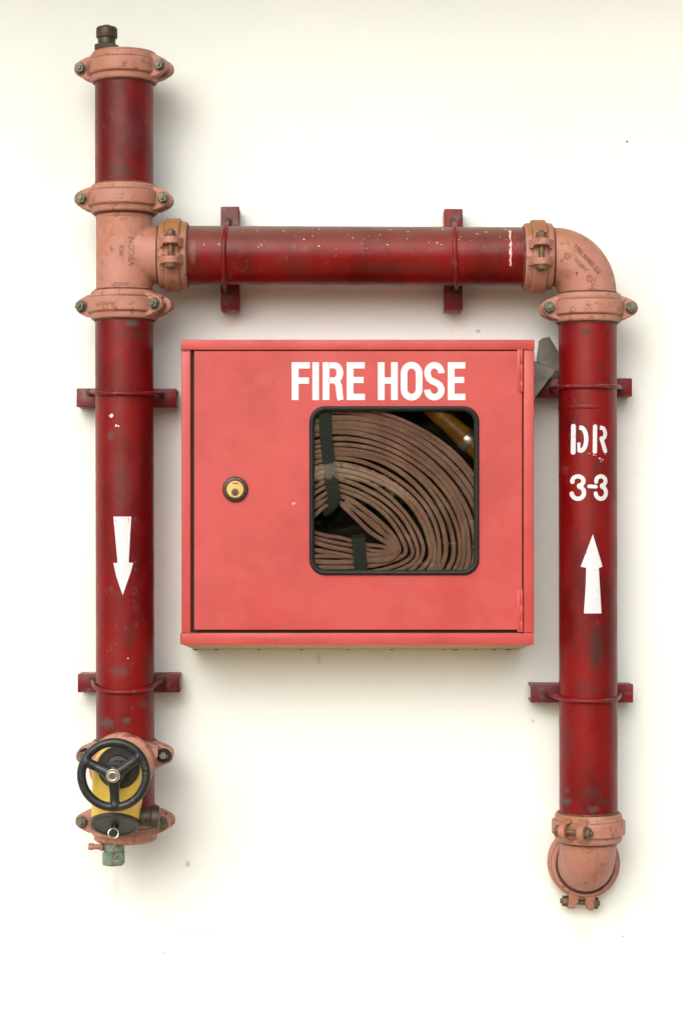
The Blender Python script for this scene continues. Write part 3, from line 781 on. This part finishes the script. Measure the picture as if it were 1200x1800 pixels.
# FIRE HOSE lettering
y0, y1 = 636.7, 703.2; hs_ = 11.0; vs_ = 11.8
def E_(x0, x1): return rect(x0, x0 + vs_, y0, y1) + rect(x0 + vs_ - .05, x1, y0, y0 + hs_) + rect(x0 + vs_ - .05, x1 - 2, 662.5, 673.2) + rect(x0 + vs_ - .05, x1 + .3, y1 - hs_, y1)
P = rect(512.6, 524.6, y0, y1) + rect(524.5, 544.5, y0, y0 + hs_) + rect(524.5, 543, 663.5, 674.5)
P += rect(548.9, 560.4, y0, y1)
P += rect(567, 578.8, y0, y1)
P += ribbon([(578, y0 + 5.4), (587, y0 + 5.4)] + arc(587.5, 655.4, 9.6, 13.3, -85, 85, 16) + [(587, 668.7), (578, 668.7)], [10.8, 10.8] + [10.8 + .9 * math.sin(PI * i / 16) for i in range(17)] + [10.4, 10.4])
PL = ribbon([(586.5, 667.5), (592.0, 671), (595.2, 678), (596.3, 688), (597.0, 696), (598.6, 703.2)], [9, 11, 11.4, 11.2, 11.2, 10.6])
P += E_(609.2, 640.8)
P += rect(663.8, 675.6, y0, y1) + rect(687, 698.8, y0, y1) + rect(675.5, 687.1, 663.2, 674.4)
oc = arc(723, 656, 13.2, 14.2, 180, 360, 18) + arc(723, 684, 13.2, 14.2, 0, 180, 18)
P += ribbon(oc, 11.6, closed=True)
sp_ = arc(763, 655.5, 12.2, 13.6, 2, -180, 16) + [(751.4, 660), (754, 666), (759, 669.5), (767, 673.2), (772.5, 677), (775.2, 683)] + arc(763, 685, 12.4, 13.2, 0, 180, 16)
P += ribbon(sp_, 11.2)
P += E_(786.6, 817.2)
def fmap(px, py): return pt(px, py, FD - .0) + Vector((0, .75, 0))
dec = decal('lettering', [[Vector(v) for v in p] for p in P], lambda x, y: (pt(x, y, FD) + Vector((0, .7, 0))) * S, M['vinyl'], door, 0)
for q_ in (PL,): decal('letter_leg', q_, lambda x, y: (pt(x, y, FD) + Vector((0, .45, 0))) * S, M['vinyl'], dec, 0)
# chips and a rail screw
o = decal('paint_chip', [blob(516, 885, 4.2, 2.0)], lambda x, y: (pt(x, y, FD) + Vector((0, .8, 0))) * S, M['chip'], door, 0)
bm = bmesh.new(); sc_ = pt(484, 1123.5, FD); lathe(bm, [(2.6, 0), (2.4, .7), (1.2, 1.0)], 16, aim(sc_, (0, -1, 0)))
fin('screw', bm, M['bolt'], cab, cl0)
bm = bmesh.new()
for x, y, w_ in ((327, 616.6, 8), (329, 1112.2, 9), (931, 615.4, 5), (318.4, 1122, .8)):
    a = pt(x, y, FD - .1); bm = bmesh.new(); bmesh.ops.create_icosphere(bm, subdivisions=1, radius=1, matrix=Matrix.Translation(a) @ Matrix.Diagonal((w_, .6, .9 if w_ > 1 else 9, 1)))
    fin('paint_crack', bm, M['rusty'], cab, cl0)

# ------------------------------------------------------------------ the hose in the cabinet
HD = FD + 15
bm = bmesh.new()
random.seed(11)
NL = 19
def sweep_hose(bm, path, th, dep0, wid=62):
    pr = [(-1, wid), (-1, 6), (-.95, 2.6), (-.78, .7), (-.4, .1), (-.06, .2), (0, 1.0), (.06, .2), (.4, .1), (.78, .7), (.95, 2.6), (1, 6), (1, wid)]
    rings = []
    for i, p in enumerate(path):
        a = path[max(0, i - 1)]; b = path[min(len(path) - 1, i + 1)]
        t = Vector((b[0] - a[0], b[1] - a[1])); t = t.normalized() if t.length else Vector((1, 0)); nn = Vector((-t.y, t.x))
        rings.append([bm.verts.new((p[0] + nn.x * u * th / 2, dep0 + q + p[2], p[1] + nn.y * u * th / 2)) for u, q in pr])
    for a, b in zip(rings, rings[1:]):
        for k in range(len(pr) - 1): bm.faces.new((a[k], a[k + 1], b[k + 1], b[k]))
hcx, hcy = 591, 966
def lay(f, a_):
    """spiral layer number f (float) at angle a_ (0 right, 90 top, in degrees; may pass -90)"""
    ax = 97 + 10.3 * f; bt = 84 + 9.2 * f; bb = 6 + 9.2 * min(f, 8) + 5.2 * max(0, f - 8)
    ar = math.radians(a_); c, s_ = math.cos(ar), math.sin(ar)
    n = 1.35 + .6 * min(1, f / 9)
    if c < 0: ax = ax * .82
    e = 2 / n
    x = ax * math.copysign(abs(c) ** (e if s_ > 0 else .75), c); y = (bt if s_ > 0 else bb) * math.copysign(abs(s_) ** (e if s_ > 0 else .9), s_)
    return x, y
ph = [random.uniform(0, 6.28) for _ in range(40)]
for k in range(NL):
    path = []
    wob = random.uniform(-1.0, 1.0); th = random.uniform(6.8, 9.3); dd = random.uniform(-2.0, 5)
    for i in range(61):
        a_ = 150 - 300 * i / 60
        f = k + (i / 60) * .9
        x, y = lay(f, a_)
        w2 = 1.6 * math.sin(a_ * .035 + ph[k]) + 1.0 * math.sin(a_ * .11 + ph[k + 1]) + wob * .8
        L = math.hypot(x, y) or 1; x += x / L * w2; y += y / L * w2
        q = pt(hcx + x, hcy - y, HD)
        path.append((q.x, q.z, dd + 1.5 * math.sin(a_ * .05 + ph[k + 2])))
    sweep_hose(bm, path, th, HD)
# the doubled centre fold
def pp(l, d=0):
    pts = []
    for i in range(len(l) - 1):
        for s_ in range(8):
            t = s_ / 8; a = l[max(0, i - 1)]; b = l[i]; c = l[i + 1]; e = l[min(len(l) - 1, i + 2)]
            pts.append(tuple(.5 * (2 * b[j] + (c[j] - a[j]) * t + (2 * a[j] - 5 * b[j] + 4 * c[j] - e[j]) * t * t + (3 * b[j] - a[j] - 3 * c[j] + e[j]) * t ** 3) for j in (0, 1)))
    pts.append(l[-1]); out = []
    for x, y in pts:
        q = pt(x, y, HD); out.append((q.x, q.z, d))
    return out
for l, th, d in (([(599, 886), (622, 908), (650, 935), (676, 952), (686, 962), (684, 973), (670, 977), (645, 974), (610, 967), (575, 960), (548, 952)], 8, 1),
                 ([(605, 881), (632, 903), (662, 930), (688, 949), (696, 965), (690, 981), (668, 986), (640, 983), (605, 976), (548, 966)], 8, -1),
                 ([(548, 934), (570, 941), (600, 946), (640, 957), (668, 960), (680, 964), (676, 969), (655, 968), (625, 960), (590, 954), (548, 944)], 6.5, 3)):
    sweep_hose(bm, pp(l, d), th, HD)
hose = fin('fire_hose', bm, M['hose'], None, (0, 0, ZC), angle=60)
tag(hose, 'brown canvas fire hose coiled flat behind the cabinet window', 'fire hose')
# webbing straps
def strap(l, wd, d0, label):
    bm = bmesh.new(); L = []
    for i, (x, y, dd) in enumerate(l):
        a = l[max(0, i - 1)]; b = l[min(len(l) - 1, i + 1)]; t = Vector((b[0] - a[0], b[1] - a[1])).normalized(); nn = Vector((-t.y, t.x))
        L.append([pt(x + nn.x * wd / 2 * u, y + nn.y * wd / 2 * u, d0 + dd + e) for u, e in ((-1, 0), (-.9, -.8), (-.5, -.8), (0, -.5), (.5, -.8), (.9, -.8), (1, 0), (1, 1.5), (-1, 1.5))])
    R_ = [[bm.verts.new(p) for p in r] for r in L]
    for a, b in zip(R_, R_[1:]):
        n = len(a)
        for k in range(n): bm.faces.new((a[k], a[(k + 1) % n], b[(k + 1) % n], b[k]))
    bm.faces.new(R_[0][::-1]); bm.faces.new(R_[-1])
    o = fin('webbing_strap', bm, M['strap'], None, (0, 0, ZC), angle=40)
    tag(o, label, 'strap', 'webbing straps round the hose'); return o
strap([(569, 706, 0), (571, 735, -1), (573, 770, -2), (578, 810, -3), (583, 850, -4), (587, 872, -4), (585, 884, -1), (576, 892, 8), (565, 899, 20)], 22, HD - 6, 'long dark green webbing strap hanging down the left of the cabinet window')
strap([(629, 940, 6), (629.5, 946, -2), (631, 965, -3), (633, 990, -3), (636, 1022, -2)], 23, HD - 5, 'short grey green webbing strap at the bottom of the cabinet window')
# nozzle
nz = thing('hose_nozzle', 'amber yellow hose nozzle with a grey ring in the top right corner of the window', 'nozzle', wm(pt(760, 718, HD + 12)))
n0 = wm((0, 0, 0)) - Vector(nz.location)
a = pt(742, 702, HD + 10); b = pt(850, 800, HD + 10); dr = (b - a)
bm = bmesh.new(); lathe(bm, [(11, 0), (15, 14), (17, 40), (16, 62), (18, 90), (18, 140)], 40, aim(a, dr)); fin('barrel', bm, M['nozzle'], nz, n0)
bm = bmesh.new(); lathe_closed(bm, [(16, 98), (19.5, 98), (20.5, 102), (20.5, 110), (19.5, 114), (16, 114)], 40, aim(a, dr)); fin('ring', bm, M['steel'], nz, n0)

# ------------------------------------------------------------------ the valve
va = thing('gear_valve', 'yellow geared valve with a black three spoked handwheel at the foot of the left pipe', 'valve', wm(pt(205, 1475, -70)))
v0 = wm((0, 0, 0)) - Vector(va.location)
# mounting flange
bm = bmesh.new(); fc = pt(213, 1346, -62)
lathe(bm, [(47, -34), (54, -32), (57, -10), (57, -3), (53, 2)], 64, aim(fc, (0, -1, 0)))
prism(bm, [(fc.x + 30, fc.z + 42), (fc.x + 62, fc.z + 32), (fc.x + 62, fc.z + 12), (fc.x + 40, fc.z - 6)], -42, -20)
fl = fin('mounting_flange', bm, M['salmon'], va, v0); remesh(fl, 1.8, 8)
# gearbox housing: hull of an upper drum and a tilted lower drum
bm = bmesh.new(); pts = []
gd = -122
for y, r, dx in ((gd - 16, 42, 0), (gd - 20, 39, 0), (gd + 66, 43, 0)):
    c = pt(208, 1351, gd)
    for i in range(48): pts.append(Vector((c.x + r * math.cos(2 * PI * i / 48), y, c.z + r * math.sin(2 * PI * i / 48))))
capn = Vector((0, -.56, -.83)).normalized(); cc = pt(202.5, 1450.5, -108)
mt = aim(cc, capn)
for r, z in ((39.5, 0), (40.5, -2), (40.5, -30)):
    for i in range(64): pts.append(mt @ Vector((r * math.cos(2 * PI * i / 64), r * math.sin(2 * PI * i / 64), z)))
for p in pts: bm.verts.new(p)
bmesh.ops.convex_hull(bm, input=bm.verts)
for v in [v for v in bm.verts if not v.link_faces]: bm.verts.remove(v)
gb = fin('gearbox', bm, M['yellow'], va, v0); remesh(gb, 1.8, 5)
# dark top plate with cast figures
dc = pt(208.8, 1349, gd - 22)
bm = bmesh.new(); lathe(bm, [(36, -6), (36.5, -2), (35.5, 1.5), (30, 2.2), (22, 2.4), (20, 6), (12, 8)], 72, aim(dc, (0, -1, 0)))
hexa(bm, 15, 4, 24, aim(dc, (0, -1, 0)), n=6)
cov = fin('cover_plate', bm, M['charcoal'], va, v0)
P = [text_polys('21/2', 219, 1324.5, 9, math.radians(22), .02), text_polys('B', 180, 1338, 8, math.radians(-75), .02), text_polys('AS', 184, 1368, 8, math.radians(-120), .02), text_polys('/4', 232, 1356, 8, math.radians(60), .02)]
for q_ in P: decal('cast_figures', q_, lambda x, y: (pt(x, y, gd - 24.6)) * S, M['bronze'], cov, 0)
# handwheel
WD = -176.0; hc = pt(200.5, 1362, WD)
MW = aim(hc, (0.0, -1, 0.0))
MW = Matrix.Translation(hc) @ Matrix(((1, 0, 0, 0), (0, 0, -1, 0), (0, 1, 0, 0), (0, 0, 0, 1)))   # local X right, Y up, Z to the viewer
bm = bmesh.new()
torus(bm, 54.2, 7.6, MW, 96, 18)
for dg in (272, 155, 35):
    a = math.radians(dg); d = Vector((math.cos(a), math.sin(a), 0)); n_ = Vector((-d.y, d.x, 0))
    rr = [11, 9.2, 8.2, 8.2, 10]; qq = [8, 20, 32, 44, 53]
    path = [MW @ (d * q + Vector((0, 0, z))) for q, z in zip(qq, (3, 2, 0, 0, 0))]
    tube(bm, path, rr, 20)
lathe(bm, [(15, -10), (16.5, -6), (16.5, 5), (14.5, 8), (12, 8.5)], 48, MW)
wh = fin('handwheel', bm, M['black'], va, v0); remesh(wh, 1.4, 3)
P = []
def rim_text(s, ang0, step, h=8):
    out = []
    for i, ch in enumerate(s):
        a = math.radians(ang0 - step * i); R_ = 54.2
        q = hc + Vector((math.cos(a) * R_, 0, math.sin(a) * R_))
        k = D / (D + WD - 8); px, py = q.x * k + 600, 900 - q.z * k
        out += text_polys(ch, px, py, h, -(a - PI / 2) , .03)
    return out
def rim_map(x, y):
    p = pt(x, y, WD - 7.6); dx, dz = p.x - hc.x, p.z - hc.z; q = abs(math.hypot(dx, dz) - 54.2)
    return Vector((p.x, WD - math.sqrt(max(1, 8.0 ** 2 - q * q)) - .1, p.z)) * S
for q_ in (rim_text('OPEN', 21, 9, 7.5), rim_text('SHUT', 308, 9, 7.5)): decal('cast_letters', q_, rim_map, M['bronze'], wh, 1, cell=4)
bm = bmesh.new()
torus(bm, 10, 1.8, MW @ Matrix.Translation((0, 0, 12.4)), 40, 10); lathe(bm, [(10.4, 8), (10.4, 13)], 40, MW)
fin('washer', bm, M['steel'], wh)
bm = bmesh.new(); hexa(bm, 7.6, 12.5, 20, MW, ph=.2); fin('nut', bm, M['bolt'], wh)
bm = bmesh.new(); torus(bm, 6.9, 1.0, MW @ Matrix.Translation((0, 0, 20)), 32, 8)
fin('snap_ring', bm, M['steel'], wh)
bm = bmesh.new(); lathe(bm, [(7, 0), (7, 80)], 24, aim(pt(208, 1351, gd - 20), (0, -1, 0)))
a = pt(208, 1351, gd - 20); b = Vector((hc.x, WD + 6, hc.z)); bm.clear(); lathe(bm, [(8, 0), (8, (b - a).length)], 24, aim(a, b - a))
fin('shaft', bm, M['charcoal'], va, v0)
# lower cap, knob
bm = bmesh.new(); lathe(bm, [(42, -8), (42.6, -2), (41.5, 1.6), (36.5, 2.4), (35, .6), (2, .4)], 80, mt)
fin('cap', bm, M['charcoal'], va, v0)
bm = bmesh.new(); kb = mt @ Vector((0, -2, 0)); lathe(bm, [(6.5, 0), (6.5, 4), (5.2, 6), (5.2, 13), (4, 15)], 24, aim(kb, capn))
lathe(bm, [(3, 0), (3.4, 12)], 16, aim(mt @ Vector((0, -6, 2)), (0, -.8, -.4)))
fin('plug', bm, M['rubber'], va, v0)
# position indicator at the side
bm = bmesh.new(); s0 = pt(240, 1436, -84)
lathe(bm, [(17.5, 0), (18.5, 6), (18, 24), (20.5, 26), (21, 30), (20.5, 38), (17, 40)], 48, aim(s0, (1, .06, -.05)))
fin('indicator_housing', bm, M['bronze'], va, v0)
# black rubber washers on the upper bolts
for x in (150.5, 288):
    bm = bmesh.new(); lathe(bm, [(12, 0), (12.3, 5), (10, 7.5), (7.6, 7.5)], 40, aim(pt(x, 1327, -25), (0, -1, 0)))
    lathe(bm, [(6, 7), (6, 11), (3.5, 12)], 24, aim(pt(x, 1327, -25), (0, -1, 0)))
    fin('bolt_cover', bm, M['rubber'], va, v0)
    bm = bmesh.new(); hexa(bm, 6.6, 7, 15, aim(pt(x, 1327, -25), (0, -1, 0))); fin('bolt_end', bm, M['bolt'], va, v0)

# ------------------------------------------------------------------ drain fitting
dv = thing('drain_fitting', 'small grey green drain fitting hanging under the yellow valve', 'drain valve', wm(pt(200, 1520, -30)))
d0 = wm((0, 0, 0)) - Vector(dv.location); q = pt(200, 1500, -30)
bm = bmesh.new(); lathe(bm, [(15, 12), (15, 30)], 32, Matrix.Translation(q)); fin('threaded_neck', bm, M['vinyl'], dv, d0)
bm = bmesh.new(); hexa(bm, 20.5, -20, 4, Matrix.Translation(q), n=6, ph=.45, ch=.1); hexa(bm, 19, 4.2, 18, Matrix.Translation(q), n=8, ph=.2, ch=.1)
fin('fitting_body', bm, M['green'], dv, d0, angle=30)
bm = bmesh.new(); lathe(bm, [(7, 0), (6.5, 4), (4.6, 5), (4.6, 15), (6, 16), (6, 24), (5, 25)], 24, aim(pt(181, 1489, -34), (-1, -.1, .06)))
fin('side_spout', bm, M['salmon'], dv, d0)
# ring and chain
ch = thing('chain', 'thin steel ring and chain hanging from the black cap in front of the drain fitting', 'chain', wm(pt(202, 1518, -150)))
c_0 = wm((0, 0, 0)) - Vector(ch.location)
bm = bmesh.new(); torus(bm, 8.4, 1.0, Matrix.Translation(pt(199.5, 1465, -137)) @ Euler((PI / 2 - .15, 0, .25)).to_matrix().to_4x4(), 40, 8)
fin('ring', bm, M['steel'], ch, c_0)
for i in range(15):
    t = i / 14
    x = 201.5 + 1.6 * math.sin(i * .9) + (3.0 if i > 8 else 0); y = 1474 + 41 * t
    bm = bmesh.new()
    torus(bm, 2.6, .75, Matrix.Translation(pt(x, y, -133 + 12 * t)) @ Euler((PI / 2, 0, (i % 2) * 1.35 + .25 + i * .06)).to_matrix().to_4x4() @ Matrix.Rotation(PI / 2, 4, 'Z') @ Matrix.Diagonal((1.25, 1, 1, 1)), 20, 7, .72)
    fin('link', bm, M['chainsteel'], ch, c_0)
for i in range(5):
    bm = bmesh.new()
    torus(bm, 2.6, .75, Matrix.Translation(pt(206 + .8 * math.sin(i * 2), 1496 + i * 4.6, -128)) @ Euler((PI / 2, .3 * i, (i % 2) * 1.3)).to_matrix().to_4x4() @ Matrix.Rotation(PI / 2, 4, 'Z'), 20, 7, .72)
    fin('link', bm, M['chainsteel'], ch, c_0)
